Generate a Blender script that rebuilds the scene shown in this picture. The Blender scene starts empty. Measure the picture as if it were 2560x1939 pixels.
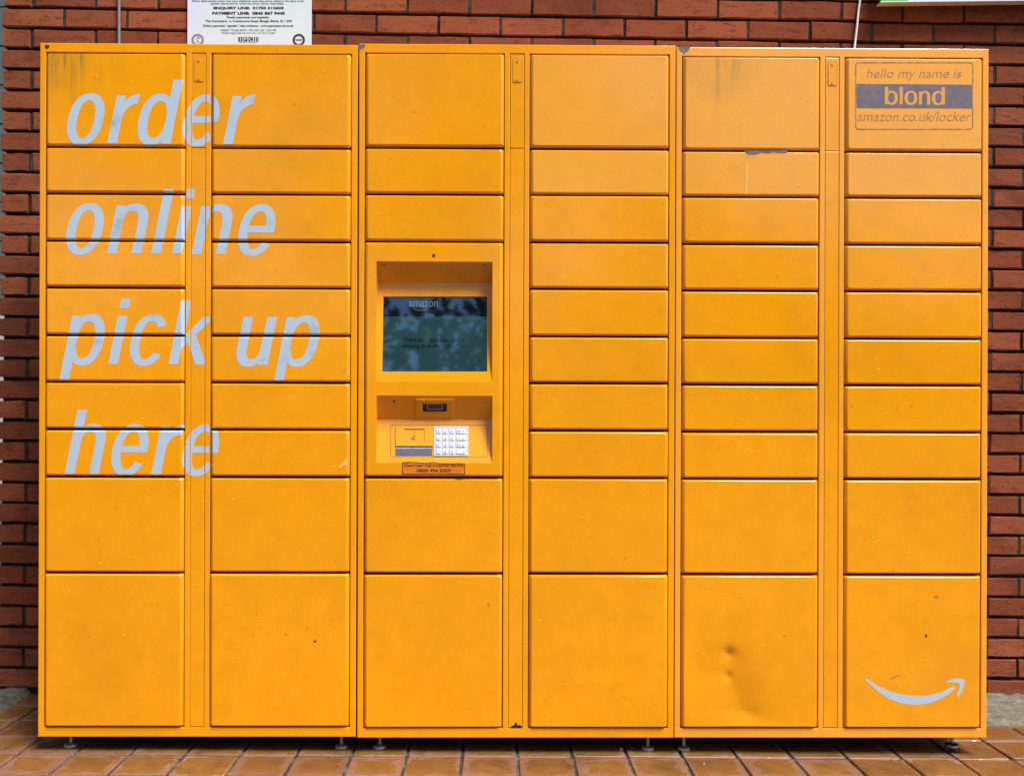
import bpy, bmesh, math, random
from mathutils import Vector, Matrix
from mathutils.geometry import tessellate_polygon

random.seed(7)
SC = bpy.context.scene
COL = SC.collection

# ------------------------------------------------------------------ camera
F_PX, W_PX, H_PX = 2400.0, 2560.0, 1939.0
CAM = Vector((0.0, -2.874, 0.976))
YAW, ROLL = math.radians(0.51), 0.0032
PPX, PPY = 1253.4, 1070.0
fw = Vector((math.sin(YAW), math.cos(YAW), 0))
r0 = Vector((math.cos(YAW), -math.sin(YAW), 0))
u0 = Vector((0, 0, 1))
RT = r0 * math.cos(ROLL) + u0 * math.sin(ROLL)
UP = u0 * math.cos(ROLL) - r0 * math.sin(ROLL)
cam_data = bpy.data.cameras.new('camera')
cam_data.sensor_width = 36.0
cam_data.sensor_fit = 'HORIZONTAL'
cam_data.lens = F_PX / W_PX * 36.0
cam_data.shift_x = (W_PX / 2 - PPX) / W_PX
cam_data.shift_y = (PPY - H_PX / 2) / W_PX
cam_data.clip_start = 0.05
cam_data.clip_end = 600
cam = bpy.data.objects.new('camera', cam_data)
m3 = Matrix((RT, UP, -fw)).transposed()
cam.matrix_world = Matrix.Translation(CAM) @ m3.to_4x4()
COL.objects.link(cam)
SC.camera = cam

def ray(px, py):
    return fw + RT * ((px - PPX) / F_PX) - UP * ((py - PPY) / F_PX)

def hit(px, py, p0, n):
    """photo measurement -> point on a real plane of the scene"""
    d = ray(px, py)
    t = (Vector(p0) - CAM).dot(n) / d.dot(n)
    return CAM + d * t

def on_y(px, py, y):
    return hit(px, py, (0, y, 0), Vector((0, 1, 0)))

# ------------------------------------------------------------------ light
SUN_EL, SUN_ROT = math.radians(56), math.radians(136)
world = bpy.data.worlds.new('World')
SC.world = world
world.use_nodes = True
wn = world.node_tree
wn.nodes.clear()
sky = wn.nodes.new('ShaderNodeTexSky')
sky.sky_type = 'NISHITA'
sky.sun_disc = False
sky.sun_elevation = SUN_EL
sky.sun_rotation = SUN_ROT
sky.air_density = 1.0
sky.dust_density = 2.0
sky.ozone_density = 1.0
bg = wn.nodes.new('ShaderNodeBackground')
bg.inputs['Strength'].default_value = 0.08
wo = wn.nodes.new('ShaderNodeOutputWorld')
wn.links.new(sky.outputs[0], bg.inputs[0])
wn.links.new(bg.outputs[0], wo.inputs[0])
sun_d = bpy.data.lights.new('sun', 'SUN')
sun_d.energy = 2.85
sun_d.angle = math.radians(24)
sun_d.color = (1.0, 0.97, 0.92)
sun = bpy.data.objects.new('sun', sun_d)
sdir = Vector((math.sin(SUN_ROT) * math.cos(SUN_EL), math.cos(SUN_ROT) * math.cos(SUN_EL), math.sin(SUN_EL)))
sun.rotation_euler = sdir.to_track_quat('Z', 'Y').to_euler()
sun.location = sdir * 20
COL.objects.link(sun)
SC.view_settings.view_transform = 'Standard'
SC.view_settings.look = 'None'
SC.view_settings.exposure = 1.06
SC.view_settings.gamma = 1.0
SC.view_settings.use_curve_mapping = False

# ------------------------------------------------------------------ helpers
def s2l(c):
    return tuple((v / 12.92 if v <= 0.04045 else ((v + 0.055) / 1.055) ** 2.4) for v in (x / 255 for x in c))

def props(o, label=None, cat=None, group=None, kind=None):
    if label: o['label'] = label
    if cat: o['category'] = cat
    if group: o['group'] = group
    if kind: o['kind'] = kind
    return o

def link(name, data, parent=None, loc=None):
    o = bpy.data.objects.new(name, data)
    COL.objects.link(o)
    if parent: o.parent = parent
    if loc is not None: o.location = loc
    return o

def obj(name, bm, mats, parent=None, loc=None, smooth=None):
    me = bpy.data.meshes.new(name)
    bm.normal_update()
    bm.to_mesh(me)
    bm.free()
    for m in (mats if isinstance(mats, (list, tuple)) else [mats]):
        me.materials.append(m)
    if smooth is not None:
        me.polygons.foreach_set('use_smooth', [smooth] * len(me.polygons))
    return link(name, me, parent, loc)

def empty(name, loc):
    o = bpy.data.objects.new(name, None)
    o.empty_display_size = 0.1
    o.location = loc
    COL.objects.link(o)
    return o

def box(bm, x0, x1, y0, y1, z0, z1, mi=0):
    v = [bm.verts.new(p) for p in ((x0, y0, z0), (x1, y0, z0), (x1, y1, z0), (x0, y1, z0),
                                   (x0, y0, z1), (x1, y0, z1), (x1, y1, z1), (x0, y1, z1))]
    for q in ((0, 1, 5, 4), (1, 2, 6, 5), (2, 3, 7, 6), (3, 0, 4, 7), (4, 5, 6, 7), (3, 2, 1, 0)):
        f = bm.faces.new([v[i] for i in q]); f.material_index = mi

def cyl(bm, c, axis, r0_, r1_, h, n=16, mi=0, cap0=True, cap1=True, smooth=True):
    """frustum from c along axis ('z' or 'y')"""
    ra, rb = [], []
    for i in range(n):
        a = 2 * math.pi * i / n
        ca, sa = math.cos(a), math.sin(a)
        if axis == 'z':
            ra.append(bm.verts.new((c[0] + r0_ * ca, c[1] + r0_ * sa, c[2])))
            rb.append(bm.verts.new((c[0] + r1_ * ca, c[1] + r1_ * sa, c[2] + h)))
        else:
            ra.append(bm.verts.new((c[0] + r0_ * ca, c[1], c[2] + r0_ * sa)))
            rb.append(bm.verts.new((c[0] + r1_ * ca, c[1] + h, c[2] + r1_ * sa)))
    for i in range(n):
        j = (i + 1) % n
        f = bm.faces.new((ra[i], ra[j], rb[j], rb[i]) if axis == 'z' else (ra[j], ra[i], rb[i], rb[j]))
        f.smooth = smooth; f.material_index = mi
    if cap0:
        f = bm.faces.new(ra[::-1] if axis == 'z' else ra); f.material_index = mi
    if cap1:
        f = bm.faces.new(rb if axis == 'z' else rb[::-1]); f.material_index = mi

def tube(bm, pts, r, n=10):
    rings = []
    for i, p in enumerate(pts):
        p = Vector(p)
        t = (Vector(pts[min(i + 1, len(pts) - 1)]) - Vector(pts[max(i - 1, 0)])).normalized()
        a = t.cross(Vector((0, 1, 0)))
        a = a.normalized() if a.length > 1e-4 else Vector((1, 0, 0))
        b = t.cross(a).normalized()
        rings.append([bm.verts.new(p + a * r * math.cos(2 * math.pi * k / n) + b * r * math.sin(2 * math.pi * k / n)) for k in range(n)])
    for A, B in zip(rings, rings[1:]):
        for k in range(n):
            f = bm.faces.new((A[k], A[(k + 1) % n], B[(k + 1) % n], B[k])); f.smooth = True
    bm.faces.new(rings[0][::-1]); bm.faces.new(rings[-1])
    bmesh.ops.recalc_face_normals(bm, faces=bm.faces)

# ------------------------------------------------------------------ materials
class NT:
    def __init__(self, name):
        self.m = bpy.data.materials.new(name)
        self.m.use_nodes = True
        self.t = self.m.node_tree
        self.b = self.t.nodes['Principled BSDF']
    def n(self, typ, **kw):
        nd = self.t.nodes.new(typ)
        for k, v in kw.items():
            setattr(nd, k, v)
        return nd
    def lk(self, a, b):
        self.t.links.new(a, b)
    def val(self, sock, v):
        if hasattr(v, 'is_linked') or hasattr(v, 'links'):
            self.lk(v, sock)
        else:
            sock.default_value = v
    def noise(self, coord, scale, detail=3.0, rough=0.55, dist=0.0):
        nd = self.n('ShaderNodeTexNoise')
        nd.inputs['Scale'].default_value = scale
        nd.inputs['Detail'].default_value = detail
        nd.inputs['Roughness'].default_value = rough
        nd.inputs['Distortion'].default_value = dist
        self.lk(coord, nd.inputs['Vector'])
        return nd.outputs['Fac']
    def ramp(self, fac, a, b, va=0.0, vb=1.0):
        nd = self.n('ShaderNodeMapRange', interpolation_type='SMOOTHSTEP')
        self.lk(fac, nd.inputs['Value'])
        for k, v in (('From Min', a), ('From Max', b), ('To Min', va), ('To Max', vb)):
            nd.inputs[k].default_value = v
        return nd.outputs[0]
    def math(self, op, a, b=0.0):
        nd = self.n('ShaderNodeMath', operation=op)
        self.val(nd.inputs[0], a); self.val(nd.inputs[1], b)
        return nd.outputs[0]
    def mix(self, fac, a, b, blend='MIX'):
        nd = self.n('ShaderNodeMix', data_type='RGBA', blend_type=blend)
        self.val(nd.inputs[0], fac)
        for s, v in ((nd.inputs[6], a), (nd.inputs[7], b)):
            if isinstance(v, tuple): s.default_value = (*v, 1) if len(v) == 3 else v
            else: self.lk(v, s)
        return nd.outputs[2]
    def mapping(self, coord, scale=(1, 1, 1), loc=(0, 0, 0)):
        nd = self.n('ShaderNodeMapping')
        nd.inputs['Scale'].default_value = scale
        nd.inputs['Location'].default_value = loc
        self.lk(coord, nd.inputs['Vector'])
        return nd.outputs[0]
    def pos(self):
        return self.n('ShaderNodeNewGeometry').outputs['Position']
    def tc(self, w='Object'):
        return self.n('ShaderNodeTexCoord').outputs[w]
    def rnd(self):
        return self.n('ShaderNodeObjectInfo').outputs['Random']
    def offs(self, coord, k=37.0):
        nd = self.n('ShaderNodeVectorMath', operation='ADD')
        cb = self.n('ShaderNodeCombineXYZ')
        r = self.math('MULTIPLY', self.rnd(), k)
        self.lk(r, cb.inputs[0]); self.lk(r, cb.inputs[2])
        self.lk(coord, nd.inputs[0]); self.lk(cb.outputs[0], nd.inputs[1])
        return nd.outputs[0]
    def bump(self, height, strength=0.3, dist=0.002, prev=None):
        nd = self.n('ShaderNodeBump')
        nd.inputs['Strength'].default_value = strength
        nd.inputs['Distance'].default_value = dist
        self.lk(height, nd.inputs['Height'])
        if prev is not None: self.lk(prev, nd.inputs['Normal'])
        return nd.outputs[0]
    def out(self, col=None, rough=None, norm=None, metal=None, spec=None, ior=None):
        b = self.b
        if col is not None:
            if isinstance(col, tuple): b.inputs['Base Color'].default_value = (*col, 1)
            else: self.lk(col, b.inputs['Base Color'])
        if rough is not None: self.val(b.inputs['Roughness'], rough)
        if norm is not None: self.lk(norm, b.inputs['Normal'])
        if metal is not None: b.inputs['Metallic'].default_value = metal
        if spec is not None: b.inputs['Specular IOR Level'].default_value = spec
        if ior is not None: b.inputs['IOR'].default_value = ior
        return self.m

ORANGE = (0.86, 0.335, 0.002)
def paint(name, streak=0.0, sky_sheen=0.0):
    t = NT(name)
    p = t.pos()
    big = t.ramp(t.noise(p, 2.3, 7, 0.68), 0.40, 0.80)
    col = t.mix(t.math('MULTIPLY', big, 0.7), ORANGE, (0.60, 0.245, 0.003))
    med = t.ramp(t.noise(p, 13, 7, 0.72), 0.40, 0.72)
    col = t.mix(t.math('MULTIPLY', med, 0.38), col, (0.66, 0.262, 0.002))
    fine = t.ramp(t.noise(p, 170, 3, 0.7), 0.42, 0.75)
    col = t.mix(t.math('MULTIPLY', fine, 0.34), col, (0.60, 0.20, 0.004))
    # small scuffs and specks of dirt
    sp = t.ramp(t.noise(p, 55, 2, 0.5), 0.735, 0.77)
    col = t.mix(t.math('MULTIPLY', sp, 0.35), col, (0.18, 0.10, 0.02))
    rv = t.math('MULTIPLY', t.rnd(), 0.12)
    col = t.mix(rv, col, (0.64, 0.25, 0.004))
    if sky_sheen:
        col = t.mix(sky_sheen, col, (0.78, 0.40, 0.10))  # pale sky reflection mixed into the base colour
    if streak:
        g = t.tc('Generated')
        sx = t.n('ShaderNodeSeparateXYZ'); t.lk(g, sx.inputs[0])
        st = t.noise(t.mapping(p, (46, 1, 3.2)), 1.0, 4, 0.65, 0.3)
        msk = t.ramp(t.noise(t.mapping(p, (4.5, 1, 2.6), (3.1, 0, 7.7)), 1.0, 2), 0.40, 0.62)
        left = t.ramp(sx.outputs[0], 0.75, 0.15)
        top = t.ramp(sx.outputs[2], 0.05, 0.75)
        f = t.math('MULTIPLY', t.math('MULTIPLY', t.ramp(st, 0.42, 0.62), msk), t.math('MULTIPLY', left, top))
        soft = t.math('MULTIPLY', t.math('MULTIPLY', left, top), t.math('MULTIPLY', msk, 0.35))
        f = t.math('MULTIPLY', t.math('MAXIMUM', f, soft), streak)
        col = t.mix(f, col, (0.22, 0.155, 0.035))
    rough = t.ramp(t.noise(p, 9, 4, 0.6), 0.3, 0.75, 0.11, 0.19)
    n1 = t.bump(t.noise(p, 2.6, 1.5, 0.4), 0.35, 0.010)
    n2 = t.bump(t.noise(p, 520, 2, 0.5), 0.07, 0.0006, n1)
    return t.out(col, rough, n2, spec=0.62)

M = {}
M['paint'] = paint('orange_paint')
M['paint_streak'] = paint('orange_paint_streaked', streak=0.8)
M['paint_sheen'] = paint('orange_paint_sky_sheen', sky_sheen=0.25)  # paler copy: sky sheen painted on upper right doors and right frame
M['paint_sheen_streak'] = paint('orange_paint_sky_sheen_streaked', streak=0.75, sky_sheen=0.25)

t = NT('water_drop'); M['drop'] = t.out((0.95, 0.50, 0.03), 0.08)  # paler than the paint, colour carries the sky light the drops catch
t = NT('dark_carcass_face'); M['carcass_dark'] = t.out((0.006, 0.004, 0.003), 0.8)
t = NT('hole_black'); M['black'] = t.out((0.004, 0.004, 0.004), 0.6)

t = NT('white_vinyl')
p = t.pos()
c = t.mix(t.ramp(t.noise(p, 14, 5, 0.65), 0.52, 0.85), s2l((172, 188, 203)), s2l((132, 144, 160)))
sc_ = t.ramp(t.noise(t.mapping(p, (30, 1, 90)), 1.0, 3, 0.6, 1.5), 0.66, 0.73)
c = t.mix(t.math('MULTIPLY', sc_, 0.5), c, s2l((110, 112, 125)))
M['vinyl'] = t.out(c, 0.4)

t = NT('faded_print')
c = t.mix(t.ramp(t.noise(t.pos(), 120, 3, 0.6), 0.3, 0.7), s2l((150, 100, 42)), s2l((186, 128, 58)))
M['faded'] = t.out(c, 0.55)
t = NT('faded_band')
c = t.mix(t.ramp(t.noise(t.pos(), 60, 4, 0.6), 0.3, 0.75), s2l((92, 82, 92)), s2l((112, 98, 102)))
M['band'] = t.out(c, 0.45)
t = NT('band_letter'); M['bandtext'] = t.out((0.66, 0.29, 0.05), 0.4)
t = NT('grime_line')
c = t.mix(t.ramp(t.noise(t.pos(), 90, 4, 0.7), 0.35, 0.65), s2l((130, 88, 34)), s2l((196, 138, 62)))
M['grime'] = t.out(c, 0.7)
t = NT('brown_print'); M['brown'] = t.out(s2l((64, 28, 8)), 0.6)
t = NT('sticker_amber')
c = t.mix(t.ramp(t.noise(t.pos(), 70, 3), 0.3, 0.7), s2l((214, 124, 12)), s2l((196, 110, 14)))
M['amber'] = t.out(c, 0.45)

t = NT('bare_metal')
p = t.pos()
c = t.mix(t.ramp(t.noise(p, 220, 4, 0.7), 0.35, 0.65), s2l((52, 48, 48)), s2l((120, 120, 124)))
M['chip'] = t.out(c, 0.6)
t = NT('rust_black'); M['rust'] = t.out(s2l((30, 20, 14)), 0.85)
t = NT('white_scratch'); M['scratch'] = t.out(s2l((236, 178, 96)), 0.5)
t = NT('zinc')
c = t.mix(t.ramp(t.noise(t.pos(), 80, 3), 0.35, 0.7), (0.40, 0.40, 0.39), (0.24, 0.23, 0.21))
M['zinc'] = t.out(c, 0.42, metal=0.7)
t = NT('rubber'); M['rubber'] = t.out((0.02, 0.02, 0.02), 0.7)
t = NT('keypad_steel')
c = t.mix(t.ramp(t.noise(t.pos(), 200, 2), 0.3, 0.7), (0.52, 0.54, 0.58), (0.47, 0.49, 0.53))
M['steel'] = t.out(c, 0.38, metal=0.35)
t = NT('key_steel'); M['key'] = t.out((0.70, 0.73, 0.77), 0.34, metal=0.3)
t = NT('key_legend'); M['legend'] = t.out((0.10, 0.10, 0.13), 0.5)
t = NT('slate_label'); M['slate'] = t.out(s2l((78, 80, 98)), 0.45)
t = NT('label_white'); M['lwhite'] = t.out(s2l((205, 208, 215)), 0.5)
t = NT('scanner_glass'); M['sglass'] = t.out((0.03, 0.028, 0.03), 0.05, ior=1.6)
t = NT('scanner_rim'); M['srim'] = t.out((0.30, 0.28, 0.27), 0.3, metal=0.6)

def screen_mat(name, col, emit):
    t = NT(name)
    m = t.out(col, 0.03, ior=2.5)
    t.b.inputs['Specular Tint'].default_value = (0.45, 0.72, 1.0, 1)
    t.b.inputs['Emission Color'].default_value = (*emit, 1)
    t.b.inputs['Emission Strength'].default_value = 1.0
    return m
M['scr_main'] = screen_mat('screen_lit', (0.010, 0.012, 0.014), (0.004, 0.020, 0.022))
M['scr_head'] = screen_mat('screen_header', (0.004, 0.004, 0.005), (0.0, 0.0, 0.0))
M['scr_logo'] = screen_mat('screen_logo', (0.03, 0.04, 0.045), (0.035, 0.055, 0.060))
M['scr_text'] = screen_mat('screen_text', (0.001, 0.001, 0.001), (0.0, 0.0, 0.0))

# brick
def brick_mat(name, a, b, cdark):
    t = NT(name)
    o = t.offs(t.tc('Object'), 41.0)
    r = t.rnd()
    c = t.mix(r, a, b)
    big = t.ramp(t.noise(o, 9, 4, 0.6), 0.3, 0.75)
    c = t.mix(t.math('MULTIPLY', big, 0.5), c, (0.235, 0.072, 0.036))
    st = t.ramp(t.noise(t.mapping(o, (16, 50, 50)), 1.0, 4, 0.7), 0.50, 0.68)
    c = t.mix(t.math('MULTIPLY', st, 0.6), c, cdark)
    pit = t.ramp(t.noise(t.mapping(o, (60, 80, 110)), 1.0, 3, 0.6), 0.60, 0.70)
    c = t.mix(t.math('MULTIPLY', pit, 0.7), c, (0.05, 0.015, 0.01))
    sm = t.ramp(t.noise(t.mapping(t.pos(), (2.2, 1, 5.0)), 1.0, 5, 0.65), 0.46, 0.70)
    c = t.mix(t.math('MULTIPLY', sm, 0.62), c, (0.075, 0.024, 0.013))
    h = t.math('SUBTRACT', t.noise(o, 140, 5, 0.7), t.math('MULTIPLY', pit, 0.6))
    return t.out(c, 0.9, t.bump(h, 0.8, 0.004), spec=0.12)
M['brick'] = brick_mat('red_brick', (0.165, 0.042, 0.018), (0.30, 0.086, 0.038), (0.085, 0.022, 0.011))
t = NT('mortar')
p = t.pos()
c = t.mix(t.ramp(t.noise(p, 45, 5, 0.7), 0.35, 0.7), (0.012, 0.010, 0.009), (0.035, 0.030, 0.027))
M['mortar'] = t.out(c, 0.95, t.bump(t.noise(p, 220, 4, 0.7), 0.7, 0.003), spec=0.2)
t = NT('mortar_perpend')
c = t.mix(t.ramp(t.noise(p := t.pos(), 30, 5, 0.7), 0.35, 0.7), (0.018, 0.016, 0.015), (0.065, 0.056, 0.050))
M['perpend'] = t.out(c, 0.95, t.bump(t.noise(p, 220, 4, 0.7), 0.7, 0.003), spec=0.2)

# paving tile with damp centre and dry salt-pale rim
t = NT('quarry_tile')
tc = t.tc('Object')
o = t.offs(tc, 53.0)
sx = t.n('ShaderNodeSeparateXYZ'); t.lk(tc, sx.inputs[0])
ax = t.math('ABSOLUTE', sx.outputs[0]); ay = t.math('ABSOLUTE', sx.outputs[1])
edge = t.math('MULTIPLY', t.math('MAXIMUM', ax, ay), 1 / 0.078)
wob = t.math('MULTIPLY', t.math('SUBTRACT', t.noise(o, 13, 4, 0.6), 0.5), 1.25)
thr = t.math('MULTIPLY', t.rnd(), 0.30)
dampv = t.math('ADD', t.math('ADD', edge, wob), thr)
damp = t.ramp(dampv, 0.99, 0.92)
dry = t.mix(t.ramp(t.noise(o, 32, 4, 0.6), 0.3, 0.7), (0.31, 0.165, 0.10), (0.23, 0.112, 0.064))
wet = t.mix(t.ramp(t.noise(o, 22, 4, 0.6), 0.3, 0.7), (0.20, 0.095, 0.022), (0.26, 0.115, 0.032))
hue = t.mix(t.math('MULTIPLY', t.rnd(), 0.5), dry, (0.15, 0.062, 0.032))
c = t.mix(damp, hue, wet)
c = t.mix(t.math('MULTIPLY', t.math('FRACT', t.math('MULTIPLY', t.rnd(), 7.3)), 0.45), c, (0.13, 0.055, 0.018))
c = t.mix(t.math('MULTIPLY', t.ramp(t.noise(o, 150, 3, 0.7), 0.55, 0.75), 0.35), c, (0.14, 0.07, 0.04))
gr = t.ramp(t.noise(t.pos(), 5.5, 6, 0.7), 0.46, 0.70)
c = t.mix(t.math('MULTIPLY', gr, 0.6), c, (0.085, 0.040, 0.018))
rg = t.n('ShaderNodeMix', data_type='FLOAT'); t.lk(damp, rg.inputs[0]); rg.inputs[2].default_value = 0.55; rg.inputs[3].default_value = 0.2
M['tile'] = t.out(c, rg.outputs[0], t.bump(t.noise(o, 60, 4, 0.6), 0.25, 0.003))
t = NT('tile_grout')
p = t.pos()
c = t.mix(t.ramp(t.noise(p, 18, 4, 0.6), 0.45, 0.7), (0.03, 0.025, 0.022), (0.15, 0.135, 0.12))
c = t.mix(t.ramp(t.noise(p, 7, 3, 0.6), 0.62, 0.72), c, (0.06, 0.075, 0.02))
M['grout'] = t.out(c, 0.95)
t = NT('rough_concrete')
p = t.pos()
c = t.mix(t.ramp(t.noise(p, 28, 6, 0.7), 0.35, 0.7), (0.10, 0.092, 0.068), (0.23, 0.215, 0.165))
c = t.mix(t.math('MULTIPLY', t.ramp(t.noise(p, 11, 4, 0.6), 0.5, 0.66), 0.65), c, (0.14, 0.15, 0.075))
M['concrete'] = t.out(c, 0.95, t.bump(t.noise(p, 70, 6, 0.7), 0.8, 0.01))
t = NT('asphalt')
p = t.pos()
c = t.mix(t.noise(p, 120, 3, 0.6), (0.026, 0.026, 0.027), (0.055, 0.054, 0.053))
M['asphalt'] = t.out(c, 0.9)
t = NT('sign_white')
p = t.pos()
c = t.mix(t.ramp(t.noise(p, 2.5, 2), 0.3, 0.7), s2l((198, 206, 230)), s2l((192, 214, 216)))
M['signwhite'] = t.out(c, 0.35)
t = NT('sign_ink'); M['ink'] = t.out(s2l((34, 34, 48)), 0.5)
t = NT('sign_ink_grey'); M['inkgrey'] = t.out(s2l((120, 122, 140)), 0.5)
t = NT('sign_green'); M['green'] = t.out((0.10, 0.36, 0.12), 0.35)
t = NT('sign_rim'); M['rim'] = t.out((0.66, 0.68, 0.70), 0.35)
t = NT('grey_plastic'); M['pipe'] = t.out((0.16, 0.17, 0.18), 0.5)
t = NT('white_cable'); M['cable'] = t.out((0.72, 0.73, 0.74), 0.4)
t = NT('bark'); M['bark'] = t.out((0.07, 0.05, 0.035), 0.9)
t = NT('leaf')
c = t.mix(t.ramp(t.noise(t.pos(), 1.5, 3), 0.3, 0.7), (0.035, 0.075, 0.02), (0.085, 0.13, 0.035))
M['leaf'] = t.out(c, 0.6)
t = NT('dry_leaf'); M['dryleaf'] = t.out((0.10, 0.075, 0.025), 0.8)
t = NT('pebble'); M['pebble'] = t.out((0.42, 0.41, 0.38), 0.8)
t = NT('slate_cladding')
c = t.mix(t.noise(t.mapping(t.pos(), (2, 2, 14)), 1.0, 3), (0.05, 0.06, 0.06), (0.10, 0.11, 0.11))
M['cladding'] = t.out(c, 0.8)
t = NT('white_render'); M['render'] = t.out((0.36, 0.33, 0.31), 0.8)

# ------------------------------------------------------------------ ground
SLOPE = 0.005
car_park = bmesh.new()
R = 150
vs = [car_park.verts.new(q) for q in ((-R, -R, 0), (R, -R, 0), (R, R, 0), (-R, R, 0))]
car_park.faces.new(vs)
props(obj('car_park', car_park, M['asphalt'], loc=(0, 0, -0.06)), kind='structure')

bm = bmesh.new()
box(bm, -3.4, 4.9, -1.35, 0.72, -0.055, -0.006)
pavement = props(obj('pavement', bm, M['grout']), kind='structure')
pavement.rotation_euler = (0, SLOPE, 0)
PT, JX, JY = 0.1645, 0.0759, -0.017

def tile_bm(seed):
    rr = random.Random(seed)
    b = bmesh.new()
    h, c_, rad = PT / 2 - 0.0042, 0.0025, 0.004
    def loop(hh, z):
        L = []
        for sx_, sy_ in ((-1, -1), (1, -1), (1, 1), (-1, 1)):
            for k in ((0, 1), (1, 0)) if sx_ * sy_ > 0 else ((1, 0), (0, 1)):
                L.append((sx_ * (hh - k[0] * rad), sy_ * (hh - k[1] * rad), z))
        return L
    lo = [b.verts.new(q) for q in loop(h, -0.02)]
    mid = [b.verts.new((q[0] + rr.uniform(-.0006, .0006), q[1] + rr.uniform(-.0006, .0006), q[2])) for q in loop(h, -c_)]
    top = [b.verts.new((q[0], q[1], rr.uniform(-.0004, .0004))) for q in loop(h - c_, 0)]
    n = len(lo)
    for A, B in ((lo, mid), (mid, top)):
        for i in range(n):
            b.faces.new((A[i], A[(i + 1) % n], B[(i + 1) % n], B[i]))
    b.faces.new(top)
    return b
tile_meshes = []
for k in range(4):
    b = tile_bm(k); me = bpy.data.meshes.new('tile'); b.normal_update(); b.to_mesh(me); b.free()
    me.materials.append(M['tile']); tile_meshes.append(me)
CONC_L, CONC_R, CONC_Y = -1.66, 1.30, 0.31
cands = []
for i in range(-20, 29):
    for j in range(-8, 4):
        x, y = JX + (i + .5) * PT, JY + (j + .5) * PT
        if y > CONC_Y and (x < CONC_L - 0.02 or x > CONC_R + .02): continue
        cands.append((abs(x) + abs(y - 0.05) * 2.2, x, y))
cands.sort()
rest = bmesh.new()
for k, (d_, x, y) in enumerate(cands):
    z = random.uniform(-0.0014, 0.0014)
    if k < 290:
        o = link('tile', random.choice(tile_meshes), pavement, (x, y, z))
        o.rotation_euler = (random.uniform(-.006, .006), random.uniform(-.006, .006), random.choice((0, 1, 2, 3)) * math.pi / 2 + random.uniform(-.008, .008))
    else:
        b = tile_bm(k)
        bmesh.ops.translate(b, verts=b.verts, vec=(x, y, z))
        me = bpy.data.meshes.new('tmp'); b.to_mesh(me); b.free(); rest.from_mesh(me); bpy.data.meshes.remove(me)
props(obj('tile_rows', rest, M['tile'], pavement), kind='stuff')

def floor_z(x):
    return -x * SLOPE

def fillet(name, x0, x1, y0, y1, nx, ny, seed):
    rr = random.Random(seed)
    b = bmesh.new()
    g = []
    for j in range(ny + 1):
        row = []
        for i in range(nx + 1):
            u, v = i / nx, j / ny
            z = 0.004 + 0.022 * v ** 1.5 + rr.uniform(-.006, .006)
            x, y = x0 + (x1 - x0) * u, y0 + (y1 - y0) * v
            if j == 0: z = -0.004; y += rr.uniform(-.014, .010)
            if (i == 0 or i == nx): z = -0.004; x += rr.uniform(-.008, .008)
            row.append(b.verts.new((x + rr.uniform(-.006, .006), y, z + floor_z(x))))
        g.append(row)
    for j in range(ny):
        for i in range(nx):
            f = b.faces.new((g[j][i], g[j][i + 1], g[j + 1][i + 1], g[j + 1][i])); f.smooth = True
    return props(obj(name, b, M['concrete']), kind='structure')
fillet('concrete_strip', -3.3, CONC_L, CONC_Y + 0.02, 0.62, 60, 11, 5)
fillet('concrete_strip', CONC_R, 4.8, CONC_Y - 0.01, 0.62, 120, 11, 6)

# ------------------------------------------------------------------ brick wall
WY, WROT = 0.604, 0.0101
PIV = Vector((0, WY, 0.976))
wall = empty('brick_wall', PIV)
wall.rotation_euler = (0, WROT, 0)
props(wall, 'red brick wall in stretcher bond with dark recessed joints behind the orange lockers', 'wall')
Minv = (Matrix.Translation(PIV) @ Matrix.Rotation(WROT, 4, 'Y')).inverted()
def wall_uv(px, py):
    q = Minv @ on_y(px, py, WY)
    return q.x, q.z
UC = wall_uv(10, 47)[0]
UA = wall_uv(160.3, 47)[0]
W0 = wall_uv(65, 70.4)[1]           # mortar line between course 0 (above it) and course 1
BL, BH, PU, PW = 0.2155, 0.0628, 0.2250, 0.0744
def brick_bm(L, Hh, seed, D=0.10):
    rr = random.Random(seed)
    b = bmesh.new()
    j = lambda a=0.0019: rr.uniform(-a, a)
    def loop(ins, y):
        x, z = L / 2 - ins, Hh / 2 - ins
        return [(-x + j(), y, -z + j()), (-x / 3, y, -z + j(.0021)), (x / 3, y, -z + j(.0021)), (x + j(), y, -z + j()),
                (x + j(), y, z + j()), (x / 3, y, z + j(.0021)), (-x / 3, y, z + j(.0021)), (-x + j(), y, z + j())]
    back = [b.verts.new(q) for q in loop(0, D)]
    mid = [b.verts.new(q) for q in loop(0, 0.0028)]
    fr = [b.verts.new((q[0], rr.uniform(-.0006, .0006), q[2])) for q in loop(0.0026, 0)]
    for A, B in ((back, mid), (mid, fr)):
        for i in range(8):
            b.faces.new((A[i], A[(i + 1) % 8], B[(i + 1) % 8], B[i]))
    b.faces.new(fr)
    return b
def mesh_of(b, mat_, name):
    me = bpy.data.meshes.new(name); b.normal_update(); b.to_mesh(me); b.free(); me.materials.append(mat_); return me
st_mesh = [mesh_of(brick_bm(BL, BH, 100 + k), M['brick'], 'brick') for k in range(8)]
hd_mesh = [mesh_of(brick_bm(UA - UC - 2 * 0.0 - PU / 2 - 0.0095, BH, 200 + k), M['brick'], 'brick') for k in range(4)]
HDW = UA - UC - PU / 2 - 0.0095
def project(P):
    q = P - CAM
    d = q.dot(fw)
    return PPX + F_PX * q.dot(RT) / d, PPY - F_PX * q.dot(UP) / d
Mw = Minv.inverted()
restw = bmesh.new()
perp = bmesh.new()
NTOP, NBOT, U1 = 14, 33, 4.8
nb = 0
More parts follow.
